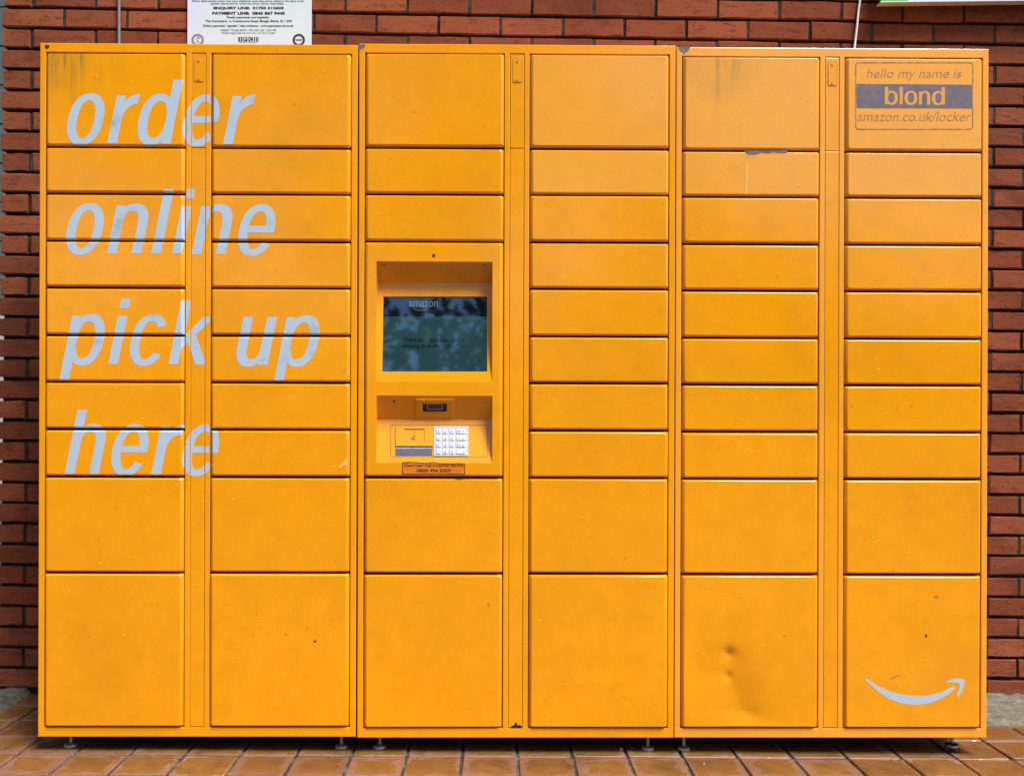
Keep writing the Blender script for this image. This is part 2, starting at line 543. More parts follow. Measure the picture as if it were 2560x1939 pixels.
for c_ in range(-NTOP, NBOT):
    zc = W0 - (c_ - 0.5) * PW
    full = (c_ % 2 == 0)               # course 0 sits just above the measured line and starts with a stretcher
    items = []
    if full:
        x = UC
        items.append((UC + (UA - UC - 0.0095) / 2, 'first'))
        joint = UA
    else:
        items.append((UC + HDW / 2, 'head'))
        joint = UA - PU / 2
    while joint < U1:
        items.append((joint + PU / 2, 'st'))
        joint += PU
    for xc, kind in items:
        P = Mw @ Vector((xc, 0, zc))
        px, py = project(P)
        vis = (-90 < px < 2650 and -40 < py < 1780) and not (260 < px < 2310 and py > 175)
        y = random.uniform(-.0018, .0018)
        rot = random.uniform(-.004, .004)
        if vis and nb < 292:
            me = random.choice(hd_mesh if kind == 'head' else st_mesh)
            o = link('brick', me, wall, (xc + random.uniform(-.001, .001), y, zc + random.uniform(-.0008, .0008)))
            o.rotation_euler = (0, rot, 0)
            nb += 1
        else:
            b = brick_bm(HDW if kind == 'head' else BL, BH, random.randint(0, 9999))
            bmesh.ops.translate(b, verts=b.verts, vec=(xc, y, zc))
            tmp = bpy.data.meshes.new('tmp'); b.to_mesh(tmp); b.free(); restw.from_mesh(tmp); bpy.data.meshes.remove(tmp)
        if kind != 'head' and xc > UC + .2 or (kind == 'st'):
            xj = xc - PU / 2
            yy = random.choice((.003, .005, .008))
            box(perp, xj - .0052, xj + .0052, yy, .03, zc - BH / 2 + .0005, zc + BH / 2 - .0005)
    # return face round the corner
    yb = 0.1 + 0.0095 if full else 0.2155 + 0.0095
    while yb < 2.2:
        b = brick_bm(BL, BH, random.randint(0, 9999))
        bmesh.ops.rotate(b, verts=b.verts, cent=(0, 0, 0), matrix=Matrix.Rotation(-math.pi / 2, 3, 'Z'))
        bmesh.ops.translate(b, verts=b.verts, vec=(UC, yb + BL / 2, zc))
        tmp = bpy.data.meshes.new('tmp'); b.to_mesh(tmp); b.free(); restw.from_mesh(tmp); bpy.data.meshes.remove(tmp)
        yb += PU
    if not full:
        box(restw, UC + .0, UC + .098, .1005, .2155, zc - BH / 2, zc + BH / 2)
bmesh.ops.recalc_face_normals(perp, faces=perp.faces)
props(obj('brick_courses', restw, M['brick'], wall), kind='stuff')
props(obj('vertical_joint', perp, M['perpend'], wall), kind='stuff')
ztop, zbot = W0 + (NTOP + .5) * PW, W0 - (NBOT - .5) * PW - 0.12
bm = bmesh.new()
box(bm, UC + .009, U1 - .05, .0125, .098, zbot, ztop)
box(bm, UC + .012, UC + .09, .0985, 2.2, zbot, ztop)
obj('mortar_bed', bm, M['mortar'], wall)

# ------------------------------------------------------------------ far building seen past the wall corner
nb_ = empty('neighbouring_building', (-9.5, 12.0, -0.06))
props(nb_, 'dark grey clad building seen past the left corner of the brick wall', 'building')
bm = bmesh.new()
k = 0
z = 3.0
while z < 9.0:
    box(bm, -6, 5.0, -.02 - (k % 2) * .012, .2, z, z + .29); z += .3; k += 1
obj('cladding', bm, M['cladding'], nb_)
bm = bmesh.new(); box(bm, -6, 4.9, 0, .2, 0, 2.98); obj('rendered_base', bm, M['render'], nb_)
bm = bmesh.new(); box(bm, -6.2, 5.2, -.2, 6, 9.02, 9.25); obj('roof', bm, M['cladding'], nb_)

# ------------------------------------------------------------------ lettering tools
def arc(cx, cy, rx, ry, a0, a1, n=18, p=2.25):
    out = []
    for i in range(n + 1):
        a = math.radians(a0 + (a1 - a0) * i / n)
        c, s = math.cos(a), math.sin(a)
        out.append((cx + rx * math.copysign(abs(c) ** (2 / p), c), cy + ry * math.copysign(abs(s) ** (2 / p), s)))
    return out
def arch(w, top):
    base = [(0, 0), (0, top), (23 if top == 120 else 24, top)]
    base += [(23 if top == 120 else 24, 104)] + arc(48, 80, w - 48, 45, 128, 0, 16) + [(w, 0), (w - 24, 0)]
    base += arc(43, 78, w - 24 - 43, 28, 0, 180, 14) + [(24, 0)]
    return base
def rot180(poly, cx, cy):
    return [(2 * cx - x, 2 * cy - y) for x, y in poly]
def ell(cx, cy, rx, ry, n=40):
    return arc(cx, cy, rx, ry, 0, 360, n)[:-1]
D_OUT = [(91, 0), (91, 160), (67, 160), (67, 108)] + arc(42, 60, 42, 65, 58, 302, 34) + [(68.5, 13), (68.5, 0)]
D_IN = ell(45.5, 60, 22, 46)
in_e = lambda y: 44 - 21.5 * (1 - abs((y - 60) / 47) ** 2.25) ** (1 / 2.25)
E_OUT = [(88, 54)] + arc(44, 60, 44, 65, 2, 330, 44) + arc(44, 60, 21.5, 47, 325, 188, 22) + [(in_e(54), 54)]
E_IN = [(in_e(71), 71), (88 - in_e(71), 71)] + arc(44, 60, 21.5, 47, 16, 164, 22)
GL = {
    'o': [[ell(44.5, 60, 44.5, 65), ell(44.5, 60, 21.5, 47)]],
    'n': [[arch(86, 120)]],
    'h': [[arch(85, 160)]],
    'u': [[rot180(arch(84, 120), 42, 60)]],
    'r': [[[(0, 0), (0, 120), (23, 120), (23, 99)] + arc(57, 98, 34, 26, 176, 90, 10, 2) + [(55.5, 99)] + arc(57, 60, 33, 39, 92, 180, 12, 2.1) + [(24, 0)]]],
    'd': [[D_OUT, D_IN]],
    'p': [[rot180(D_OUT, 45.5, 60), rot180(D_IN, 45.5, 60)]],
    'e': [[E_OUT, E_IN]],
    'c': [[arc(44, 60, 44, 65, 32, 328, 40) + arc(44, 60, 21.5, 47, 322, 38, 30)]],
    'k': [[[(0, 0), (0, 161), (24, 161), (24, 72), (62, 120), (92, 120), (52, 74), (94, 0), (66, 0), (36, 55), (24, 41), (24, 0)]]],
    'i': [[[(0, 0), (24, 0), (24, 120), (0, 120)]], [[(0, 139), (24, 139), (24, 163), (0, 163)]]],
    'l': [[[(0, 0), (24, 0), (24, 161), (0, 161)]]],
}
LINES = [(359.5, [('o', 158), ('r', 268.3), ('d', 335), ('e', 446.5), ('r', 557.8)]),
         (634.0, [('o', 156), ('n', 267.4), ('l', 378), ('i', 430), ('n', 477.6), ('e', 586)]),
         (910.4, [('p', 156.5), ('i', 270.6), ('c', 315.3), ('k', 421), ('u', 584.7), ('p', 692.9)]),
         (1185.0, [('h', 162), ('e', 269.3), ('r', 378.4), ('e', 445.5)])]
def tess(polys, fn, bm_, mi=0):
    V = [[Vector((x, y, 0)) for x, y in pl] for pl in polys]
    tris = tessellate_polygon(V)
    flat = [q for pl in V for q in pl]
    vs_ = [bm_.verts.new(fn(q.x, q.y)) for q in flat]
    for a, b_, c in tris:
        try:
            f = bm_.faces.new((vs_[a], vs_[b_], vs_[c])); f.material_index = mi
        except ValueError:
            pass
letters = []
YD = -0.006                                   # front plane of the doors
for base, row in LINES:
    for ch, x0 in row:
        lb = bmesh.new()
        for polys in GL[ch]:
            tess(polys, lambda x, y: on_y(x0 + x + 0.2 * y, base - y + (x0 + x - 350) * 0.006, YD), lb)
        letters.append(lb)
SM = [(1235, 966), (1243, 985), (1300, 1040), (1380, 1095), (1460, 1125), (1540, 1133), (1620, 1125), (1700, 1095), (1760, 1060), (1788, 1032), (1789, 1023), (1780, 1018),
      (1768, 1024), (1700, 1055), (1630, 1073), (1550, 1078), (1470, 1070), (1390, 1050), (1320, 1020), (1262, 983), (1243, 966)]
SA = [(1733, 992), (1735, 988), (1765, 976), (1802, 969), (1832, 971), (1844, 980), (1847, 993), (1843, 1018), (1830, 1050), (1809, 1082), (1800, 1083), (1797, 1076), (1810, 1048), (1817, 1020), (1815, 1005), (1806, 999), (1780, 996), (1740, 998)]
smile = []
for pl in (SM, SA):
    sb_ = bmesh.new()
    tess([pl], lambda x, y: on_y(1660 + x / 2.4578, 1300 + y / 2.4578, YD), sb_)
    smile.append(sb_)

TX, TZ, BD = 0.0085, 0.0048, 0.0105               # rolled door edge: width, height, depth
def prof(tx, tz):
    """how far the rolled edge has dropped back"""
    s = min(1.0, max(0.0, tx / TX)), min(1.0, max(0.0, tz / TZ))
    d = max(1 - s[0], 1 - s[1])
    return BD * d ** 1.35
def cut(src, x0, x1, z0, z1, rolled, yfront, name, parent, mat_):
    b = src.copy()
    def bis(co, no, clear):
        g = b.verts[:] + b.edges[:] + b.faces[:]
        bmesh.ops.bisect_plane(b, geom=g, dist=1e-6, plane_co=co, plane_no=no, clear_outer=clear)
    bis((x0, 0, 0), (-1, 0, 0), True); bis((x1, 0, 0), (1, 0, 0), True)
    bis((0, 0, z0), (0, 0, -1), True); bis((0, 0, z1), (0, 0, 1), True)
    if not b.faces:
        b.free(); return None
    if rolled:
        for s in (0.12, 0.3, 0.6, 1.0):
            for co, no in (((x0 + TX * s, 0, 0), (1, 0, 0)), ((x1 - TX * s, 0, 0), (1, 0, 0)),
                           ((0, 0, z0 + TZ * s), (0, 0, 1)), ((0, 0, z1 - TZ * s), (0, 0, 1))):
                bis(co, no, False)
    for v in b.verts:
        d = prof(min(v.co.x - x0, x1 - v.co.x), min(v.co.z - z0, z1 - v.co.z)) if rolled else 0
        v.co.y = yfront + d - 0.0004
    for f in b.faces:
        f.normal_update()
        if f.normal.y > 0: f.normal_flip()
    W = parent.matrix_world if False else None
    o = obj(name, b, mat_)
    return o

def parent_keep(o, par, world_loc):
    """parent o (built in world coordinates) under par whose world location is world_loc"""
    o.parent = par
    o.location = -Vector(world_loc)
    return o

def cut_all(srcs, x0, x1, z0, z1, rolled, yfront, name, mat_, par, wloc):
    for sr in srcs:
        o = cut(sr, x0, x1, z0, z1, rolled, yfront, name, par, mat_)
        if o: parent_keep(o, par, wloc)

def text_mesh(body, size=1.0, shear=0.0, bold=0.0, align='CENTER', spacing=1.0):
    cu = bpy.data.curves.new('txt', 'FONT')
    cu.body = body; cu.size = size; cu.shear = shear; cu.offset = bold
    cu.align_x = align; cu.space_character = spacing; cu.resolution_u = 3
    to = bpy.data.objects.new('txt', cu)
    COL.objects.link(to)
    bpy.context.view_layer.update()
    me = bpy.data.meshes.new_from_object(to.evaluated_get(bpy.context.evaluated_depsgraph_get()))
    bpy.data.objects.remove(to); bpy.data.curves.remove(cu)
    pts = [(v.co.x, v.co.y) for v in me.vertices]
    faces = [tuple(f.vertices) for f in me.polygons]
    bpy.data.meshes.remove(me)
    return pts, faces
def add_text(bm_, body, box_, fn, shear=0.0, bold=0.0, mi=0):
    """write body so that its outline fills box_ = (x0, x1, y_top, y_bottom), fn maps those numbers to a point"""
    pts, faces = text_mesh(body, 1.0, shear, bold)
    xs = [q[0] for q in pts]; ys = [q[1] for q in pts]
    ax0, ax1, ay0, ay1 = min(xs), max(xs), min(ys), max(ys)
    x0, x1, yt, yb = box_
    vs_ = [bm_.verts.new(fn(x0 + (q[0] - ax0) / (ax1 - ax0) * (x1 - x0), yb + (q[1] - ay0) / (ay1 - ay0) * (yt - yb))) for q in pts]
    for f in faces:
        try:
            g = bm_.faces.new([vs_[i] for i in f]); g.material_index = mi
        except ValueError:
            pass

def face_cam(b):
    for f in b.faces:
        f.normal_update()
        if f.normal.y > 0: f.normal_flip()
    return b

# ------------------------------------------------------------------ lockers
U = 2560 / 2211.0
ROWS = [22.0, 354, 561, 663, 765, 866, 968.5, 1069, 1171, 1271, 1473.5]
CABS = [dict(x=(84, 770), y=(95, 1590)), dict(x=(773.2, 1456.5), y=(96.5, 1592)), dict(x=(1458.2, 2132.5), y=(104, 1592))]
DEPTH = 0.50

def rrect(x0, x1, z0, z1, r, y, n=3):
    out = []
    for cx, cz, a in ((x0 + r, z0 + r, 180), (x1 - r, z0 + r, 270), (x1 - r, z1 - r, 0), (x0 + r, z1 - r, 90)):
        for i in range(n + 1):
            t_ = math.radians(a + 90 * i / n)
            out.append((cx + r * math.cos(t_), y, cz + r * math.sin(t_)))
    return out
def door_shell(b, w, h, tilt=0.0):
    """rolled-edge sheet door, local origin at the lower left corner, front at y=0; returns the front loop"""
    loops = [rrect(0, w, 0, h, .005, .021)]
    for s in (0.0, 0.12, 0.3, 0.6, 1.0, 1.2):
        tx, tz = TX * s, TZ * s
        q = 1 - min(s, 1.0)
        y = BD * q ** 1.35
        loops.append(rrect(tx, w - tx, tz, h - tz, .005, y))
    V = [[b.verts.new(q) for q in L] for L in loops]
    n = len(V[0])
    for k, (A, B) in enumerate(zip(V, V[1:])):
        for i in range(n):
            f = b.faces.new((A[i], A[(i + 1) % n], B[(i + 1) % n], B[i])); f.smooth = k > 0
    return V[-1]

def dent(x, z, w, h):
    """kicked-in door: pushed-in corner with a crease and two sharp dings"""
    d = 0.0
    # crease line runs from upper left through the dings to the lower right
    pts = [(0.20, 0.60), (0.335, 0.49), (0.345, 0.335), (0.44, 0.13), (0.60, -0.02)]
    u, v = x / w, z / h
    cx = None
    for (ax, az), (bx, bz) in zip(pts, pts[1:]):
        if bz <= v <= az:
            cx = ax + (bx - ax) * (az - v) / (az - bz)
    if cx is None: cx = pts[-1][0] if v < 0 else pts[0][0]
    ed = min(1, max(0, min(u, 1 - u) / .10)) * min(1, max(0, (1 - v) / .2))
    s = (u - cx) * w
    if v < 0.60:
        k = min(1, (0.60 - v) / .30); k = k * k * (3 - 2 * k)
        d += 0.0095 * k * math.exp(-abs(s / (0.11 if s < 0 else 0.060)) ** 1.6) * ed
    for (ax, az, a_, r_) in ((0.345, 0.487, .0065, .013), (0.345, 0.335, .005, .011), (0.36, 0.47, .003, .035)):
        q = ((u - ax) * w) ** 2 + ((v - az) * h) ** 2
        d += a_ * math.exp(-q / (r_ * r_))
    return d * min(1.0, max(0.0, v / .10) ** .7)

kio = {}
cab_objs = []
LABELS = ['left orange parcel locker cabinet with large white order online pick up here lettering',
          'middle orange parcel locker cabinet with inset touch screen and metal keypad',
          'right orange parcel locker cabinet with white curved arrow and dented lower door']
drop_rng = random.Random(3)
DOORS = {}
for ci, cb in enumerate(CABS):
    xm = (cb['x'][0] + cb['x'][1]) / 2 * U
    yl, yr = cb['y'][0] * U, cb['y'][1] * U
    X0 = on_y(cb['x'][0] * U, 1000, 0).x
    X1 = on_y(cb['x'][1] * U, 1000, 0).x
    Zt, Zb = on_y(xm, yl, 0).z, on_y(xm, yr, 0).z
    Wd, Ht = X1 - X0, Zt - Zb
    ku, kz = Wd / 686.0, Ht / 1495.0
    org = Vector((X0, 0, Zb))
    cab = empty('locker_cabinet', org)
    props(cab, LABELS[ci], 'locker', 'parcel locker cabinets standing side by side')
    cab_objs.append((cab, org, Wd, Ht))
    L = lambda u: u * ku
    Zz = lambda u: u * kz
    # carcass behind the front frame
    b = bmesh.new()
    if ci == 1:
        ca, cb_, cc, cd = L(14.5), L(313), Zz(562), Zz(1068)
        box(b, 0.003, Wd - .003, .085, DEPTH, 0.003, Ht - .003)
        box(b, 0.003, ca, .0215, .0848, 0.003, Ht - .003)
        box(b, cb_, Wd - .003, .0215, .0848, 0.003, Ht - .003)
        box(b, ca + .0002, cb_ - .0002, .0215, .0848, 0.003, cc)
        box(b, ca + .0002, cb_ - .0002, .0215, .0848, cd, Ht - .003)
    else:
        box(b, 0.003, Wd - .003, .0215, DEPTH, 0.003, Ht - .003)
    for f in b.faces:
        f.normal_update()
        f.material_index = 1 if (f.normal.y < -.5 or f.normal.z < -.5) else 0  # near-black behind the doors and on the unpainted underside
    obj('carcass', b, [M['paint'], M['carcass_dark']], cab)
    # front frame: sheet with three openings
    xs = [0, L(12.5), L(315), L(326.8), L(357.8), L(369.3), L(673), Wd]
    zs = [0, Zz(20.5), Zz(1475), Ht]
    b = bmesh.new()
    gv = [[b.verts.new((x, 0, z)) for x in xs] for z in zs]
    for j in range(3):
        for i in range(7):
            if j == 1 and i in (1, 3, 5): continue
            b.faces.new((gv[j][i], gv[j][i + 1], gv[j + 1][i + 1], gv[j + 1][i]))
    ext = bmesh.ops.extrude_face_region(b, geom=b.faces[:])
    bmesh.ops.translate(b, verts=[e for e in ext['geom'] if isinstance(e, bmesh.types.BMVert)], vec=(0, .020, 0))
    bmesh.ops.recalc_face_normals(b, faces=b.faces)
    be = [e for e in b.edges if all(abs(v.co.y) < 1e-6 for v in e.verts) and len(e.link_faces) == 2 and e.calc_face_angle(0) > .5]
    bmesh.ops.bevel(b, geom=be, offset=.0022, segments=2, affect='EDGES', profile=.5)
    frame = obj('front_frame', b, [M['paint_sheen'] if ci == 2 else M['paint']], cab)
    # centre service strip: two pieces
    for z0, z1 in ((22.2, 1270.5), (1272.0, 1473.5)):
        b = bmesh.new()
        box(b, 0, L(29.6), 0, .018, 0, Zz(z1 - z0))
        bmesh.ops.bevel(b, geom=[e for e in b.edges if all(v.co.y < 1e-6 for v in e.verts)], offset=.0012, segments=2, affect='EDGES', profile=.5)
        so = (L(327.5), .0006, Zz(z0))
        strip = obj('service_strip', b, M['paint'], cab, so)
        if ci == 0:
            cut_all(letters, org.x + so[0], org.x + so[0] + L(29.6), org.z + so[2], org.z + so[2] + Zz(z1 - z0), False, so[1], 'letter', M['vinyl'], strip, org + Vector(so))
        if z0 > 1000:
            b = bmesh.new()
            pw, ph = L(18), Zz(50)
            fl = [b.verts.new(q) for q in rrect(0, pw, 0, ph, .004, -.0015)]
            bl = [b.verts.new(q) for q in rrect(-.0008, pw + .0008, -.0008, ph + .0008, .0045, .0)]
            for i in range(len(fl)):
                b.faces.new((bl[i], bl[(i + 1) % len(fl)], fl[(i + 1) % len(fl)], fl[i]))
            b.faces.new(fl)
            # grime-filled slot round the plate
            g0 = [b.verts.new(q) for q in rrect(-.0024, pw + .0024, -.0024, ph + .0024, .0055, -.0002)]
            g1 = [b.verts.new(q) for q in rrect(-.0008, pw + .0008, -.0008, ph + .0008, .0045, -.0002)]
            for i in range(len(fl)):
                f = b.faces.new((g0[i], g0[(i + 1) % len(fl)], g1[(i + 1) % len(fl)], g1[i])); f.material_index = 1
            obj('lock_plate', b, [M['paint'], M['grime']], strip, (L(5.8), 0, Zz(z1 - z0 - 60)))
            for zz in (5, 45):
                b = bmesh.new()
                cyl(b, (0, 0, 0), 'y', .0038, .0042, .0016, 12, 0, True, False)
                box(b, -.003, .003, -.0003, .0002, -.0006, .0006, 1)
                obj('screw', b, [M['paint'], M['grime']], strip, (L(5.8) + pw / 2 , -.0031, Zz(z1 - z0 - 60 + zz)))
    # doors
    for side, (u0_, u1_) in enumerate(((14.0, 313.6), (370.6, 671.8))):
        k = 0
        while k < 10:
            z0, z1 = ROWS[k] + (2.0 if k else .3), ROWS[k + 1] - (2.0 if k < 9 else .3)
            kiosk = (ci == 1 and side == 0 and k == 2)
            if kiosk:
                z1 = ROWS[7] - 2.0
            w, h = L(u1_ - u0_), Zz(z1 - z0)
            jx, jz = random.uniform(-.0006, .0006), random.uniform(-.0006, .0006)
            lo = Vector((L(u0_) + jx, YD, Zz(z0) + jz))
            wo_ = org + lo
            if kiosk:
                kio = dict(cab=cab, org=org, lo=lo, w=w, h=h)
                k = 7
                continue
            b = bmesh.new()
            fl = door_shell(b, w, h)
            dented = (ci == 2 and side == 0 and k == 0)
            if dented:
                x0_, x1_, a0_, a1_ = TX * 1.2, w - TX * 1.2, TZ * 1.2, h - TZ * 1.2
                N = 64
                grid = [[b.verts.new((x0_ + (x1_ - x0_) * i / N, 0, a0_ + (a1_ - a0_) * j / N)) for i in range(N + 1)] for j in range(N + 1)]
                for j in range(N):
                    for i in range(N):
                        f = b.faces.new((grid[j][i], grid[j][i + 1], grid[j + 1][i + 1], grid[j + 1][i])); f.smooth = True
                for row_ in grid:
                    for v in row_: v.co.y += dent(v.co.x, v.co.z, w, h)
                for i_, v in enumerate(fl):
                    v.co.y += .0006
                for v in b.verts:            # lower edge bulges a little
                    if v.co.z < .012 and 0.01 < v.co.x < w - .01:
                        v.co.z += .0008 * math.sin(math.pi * v.co.x / w)
            else:
                b.faces.new(fl)
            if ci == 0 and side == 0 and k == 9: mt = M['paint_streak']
            elif ci == 2 and side == 0 and k == 9: mt = M['paint_sheen_streak']
            elif (ci == 2 and k >= 8) or (ci == 1 and side == 1 and k >= 8): mt = M['paint_sheen']
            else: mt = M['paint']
            d = obj('locker_door', b, mt, cab, lo)
            d.rotation_euler = (random.uniform(-.006, .006), 0, random.uniform(-.004, .004))
            if dented:
                d['label'] = 'large lower locker door with two dents and a crease'
                d.rotation_euler = (0, 0, 0)
            if ci == 0 and k >= 2:
                cut_all(letters, wo_.x, wo_.x + w, wo_.z, wo_.z + h, True, YD, 'letter', M['vinyl'], d, wo_)
            if ci == 2 and side == 1 and k == 0:
                d.rotation_euler = (0, 0, 0)
                cut_all(smile, wo_.x, wo_.x + w, wo_.z, wo_.z + h, True, YD, 'curved_arrow', M['vinyl'], d, wo_)
            if ci == 2 and side == 1 and k == 9:
                d['label'] = 'upper locker door with faded name label'
                d.rotation_euler = (0, 0, 0)
                name_door = (d, wo_.copy())
            DOORS[(ci, side, k)] = (d, wo_.copy())
            # rain drops standing on the paint
            if drop_rng.random() < .8:
                b = bmesh.new()
                for _ in range(drop_rng.randint(1, 6)):
                    x, z, r = drop_rng.uniform(.03, w - .03), drop_rng.uniform(.02, h - .02), drop_rng.uniform(.0010, .0024)
                    if ci == 2 and side == 1 and k == 9: z = drop_rng.uniform(.01, .05)
                    rings = [[b.verts.new((x + r * s * math.cos(a), -r * e, z + r * s * 1.15 * math.sin(a))) for a in [i * math.pi / 4 for i in range(8)]] for s, e in ((1, 0), (.75, .45))]
                    for i in range(8):
                        f = b.faces.new((rings[0][(i + 1) % 8], rings[0][i], rings[1][i], rings[1][(i + 1) % 8])); f.smooth = True
                    f = b.faces.new(rings[1][::-1]); f.smooth = True
                for f in b.faces:
                    f.normal_update()
                    if f.normal.y > 0: f.normal_flip()
                dr = obj('rain_drops', b, M['drop'], d)
                dr['kind'] = 'stuff'
            k += 1
    if ci == 0:      # lettering on the frame posts either side of the strip
        for a0, a1 in ((315.2, 326.6), (358.0, 369.1)):
            cut_all(letters, org.x + L(a0) + .002, org.x + L(a1) - .002, org.z + .05, org.z + Ht - .05, False, 0.0, 'letter', M['vinyl'], frame, org)
    cb['obj'] = cab; cb['org'] = org; cb['frame'] = frame
    # levelling feet: front pair and back pair
    for fi, (fu, fy) in enumerate(((56 if ci == 0 else (45 if ci == 1 else 28), .05), (650 if ci == 0 else (636 if ci == 1 else 627), .05), (50, .44), (636, .44))):
        wx = org.x + L(fu)
        ft = floor_z(wx) - Zb
        b = bmesh.new()
        rad = .0205
        broken = (ci == 2 and fi == 1)
        z = ft
        if broken:
            cyl(b, (.006, 0, ft), 'z', .014, .016, .012, 18, 1); z += .0125
        cyl(b, (0, 0, z), 'z', rad * .93, rad, .004, 24, 1 if broken else 0, True, False)
        cyl(b, (0, 0, z + .004), 'z', rad, rad * .96, .006, 24, 0, False, False)
        cyl(b, (0, 0, z + .010), 'z', rad * .96, rad * .45, .004, 24, 1 if broken else 0, False, True)
        cyl(b, (0, 0, z + .0142), 'z', .0052, .0052, -z - .0142, 12, 0, False, False)
        cyl(b, (0, 0, -.012), 'z', .010, .010, .012, 6, 0, True, False, False)
        obj('levelling_foot', b, [M['zinc'], M['rubber']], cab, (L(fu), fy, 0))

def z5(x, y): return 880 + x / 2.7024, 600 + y / 2.7024
def z7(x, y): return 930 + x / 6.442, 960 + y / 6.442
YN = Vector((0, 1, 0))

# ---- name label on the upper right door
d, wo_ = name_door
def z8(x, y): return 2100 + x / 5.821, 130 + y / 5.821
P8 = lambda off: (lambda x, y: on_y(*z8(x, y), YD - off))
def add_part(name, b, mats, par, par_loc):
    return parent_keep(obj(name, face_cam(b), mats), par, par_loc)
b = bmesh.new()
def ring(b, x0, x1, y0, y1, r, wd, off, fnz, plane=None):
    def rr_(ins):
        out = []
        for cx, cy, a in ((x0 + r, y0 + r, 180), (x1 - r, y0 + r, 270), (x1 - r, y1 - r, 0), (x0 + r, y1 - r, 90)):
            for i in range(5):
                t_ = math.radians(a + 22.5 * i)
                out.append((cx + (r - ins) * math.cos(t_), cy + (r - ins) * math.sin(t_)))
        return out
    A, B = [[b.verts.new(fnz(*q)) for q in rr_(i)] for i in (0, wd)]
    for i in range(20):
        b.faces.new((A[i], A[(i + 1) % 20], B[(i + 1) % 20], B[i]))
ring(b, 222, 1940, 150, 1135, 50, 16, 0, P8(.0004))
add_part('label_outline', b, M['grime'], d, wo_)
b = bmesh.new()
b.faces.new([b.verts.new(P8(.0004)(*q)) for q in ((240, 466), (1922, 478), (1926, 824), (244, 818))])
add_part('name_band', b, M['band'], d, wo_)
GL['b'] = [[[(91 - x, y) for x, y in D_OUT], [(91 - x, y) for x, y in D_IN]]]
for ch, xa, xb in (('b', 652, 842), ('l', 868, 914), ('o', 938, 1126), ('n', 1148, 1312), ('d', 1336, 1527)):
    b = bmesh.new()
    gx = max(q[0] for pl in GL[ch] for ring_ in pl for q in ring_)
    for polys in GL[ch]:
        tess(polys, lambda x, y: P8(.0007)(xa + x / gx * (xb - xa), 765 - y * 1.6 + (xa - 650) * .008), b)
    add_part('letter', b, M['bandtext'], d, wo_)
b = bmesh.new()
add_text(b, 'hello my name is', (388, 1770, 246, 420), P8(.0004), .22)
add_text(b, 'amazon.co.uk/locker', (250, 1915, 868, 1010), P8(.0004), .22)
add_part('lettering', b, M['faded'], d, wo_)['kind'] = 'stuff'

# ---- touch screen and keypad panel in the middle cabinet
cab, org, lo, w, h = kio['cab'], kio['org'], kio['lo'], kio['w'], kio['h']
wo_ = org + lo
FY = wo_.y
def Pf(x, y, off=0.0): return on_y(*z5(x, y), FY - off)
b = bmesh.new()
fl = door_shell(b, w, h)
for v in b.verts: v.co += wo_
DU, DL = 0.058, 0.045
op = {}
for nm, (xa, xb, ya, yb, ym, dd) in dict(up=(164, 948, 145, 957, 290, DU), low=(165, 948, 1050, 1505, 1213, DL)).items():
    zt, zb_ = Pf(550, ya).z, Pf(550, yb).z
    xa_, xb_ = Pf(xa, (ya + yb) / 2).x, Pf(xb, (ya + yb) / 2).x
    zm = on_y(*z5(550, ym), FY + dd).z
    fv = [b.verts.new(q) for q in ((xa_, FY, zb_), (xb_, FY, zb_), (xb_, FY, zt), (xa_, FY, zt))]
    mv = [b.verts.new(q) for q in ((xa_, FY + dd, zm), (xb_, FY + dd, zm))]
    op[nm] = dict(x=(xa_, xb_), zt=zt, zb=zb_, zm=zm, dd=dd)
    for i in range(4):
        b.edges.new((fv[i], fv[(i + 1) % 4]))
    op[nm]['e'] = [b.edges.get((fv[i], fv[(i + 1) % 4])) for i in range(4)]
    b.faces.new((fv[3], mv[0], mv[1], fv[2])[::-1])              # downward facing hood
    b.faces.new((fv[0], mv[0], fv[3])[::-1]); b.faces.new((fv[1], fv[2], mv[1])[::-1])
    op[nm]['fv'], op[nm]['mv'] = fv, mv
fe = [b.edges.get((fl[i], fl[(i + 1) % len(fl)])) for i in range(len(fl))]
bmesh.ops.triangle_fill(b, use_beauty=True, use_dissolve=False, edges=fe + op['up']['e'] + op['low']['e'], normal=(0, -1, 0))
# tilted screen panel with a cut-out, tilted keypad panel
def plane_of(q, upper):
    """plane through the recess back edge and either its lower or upper front edge"""
    a = Vector((q['x'][0], FY + q['dd'], q['zm']))
    c = Vector((q['x'][0], FY, q['zt'] if upper else q['zb']))
    ex = Vector((1, 0, 0))
    n = ex.cross((a - c)).normalized()
    if n.y > 0: n = -n
    return a, n
PU_, NU = plane_of(op['up'], False)
PH, NH = plane_of(op['up'], True)
PK, NK = plane_of(op['low'], False)
PS, NS = plane_of(op['low'], True)
def Pp(fnz, P0, N, off=0.0): return lambda x, y: hit(*fnz(x, y), P0 + N * off, N)
fv, mv = op['up']['fv'], op['up']['mv']
scr_q = [(204, 888), (914, 888), (912, 381), (212, 381)]
sv = [b.verts.new(Pp(z5, PU_, NU)(*q)) for q in scr_q]
pe = []
for A in ((fv[0], fv[1], mv[1], mv[0]), sv):
    for i in range(4):
        e = b.edges.get((A[i], A[(i + 1) % 4])) or b.edges.new((A[i], A[(i + 1) % 4]))
        pe.append(e)
bmesh.ops.triangle_fill(b, use_beauty=True, use_dissolve=False, edges=pe, normal=NU)
sb = [b.verts.new(v.co - NU * .007) for v in sv]
for i in range(4):
    b.faces.new((sv[i], sv[(i + 1) % 4], sb[(i + 1) % 4], sb[i]))
fv, mv = op['low']['fv'], op['low']['mv']
b.faces.new((fv[0], fv[1], mv[1], mv[0]))
for f in b.faces:
    f.normal_update()
bmesh.ops.recalc_face_normals(b, faces=b.faces)
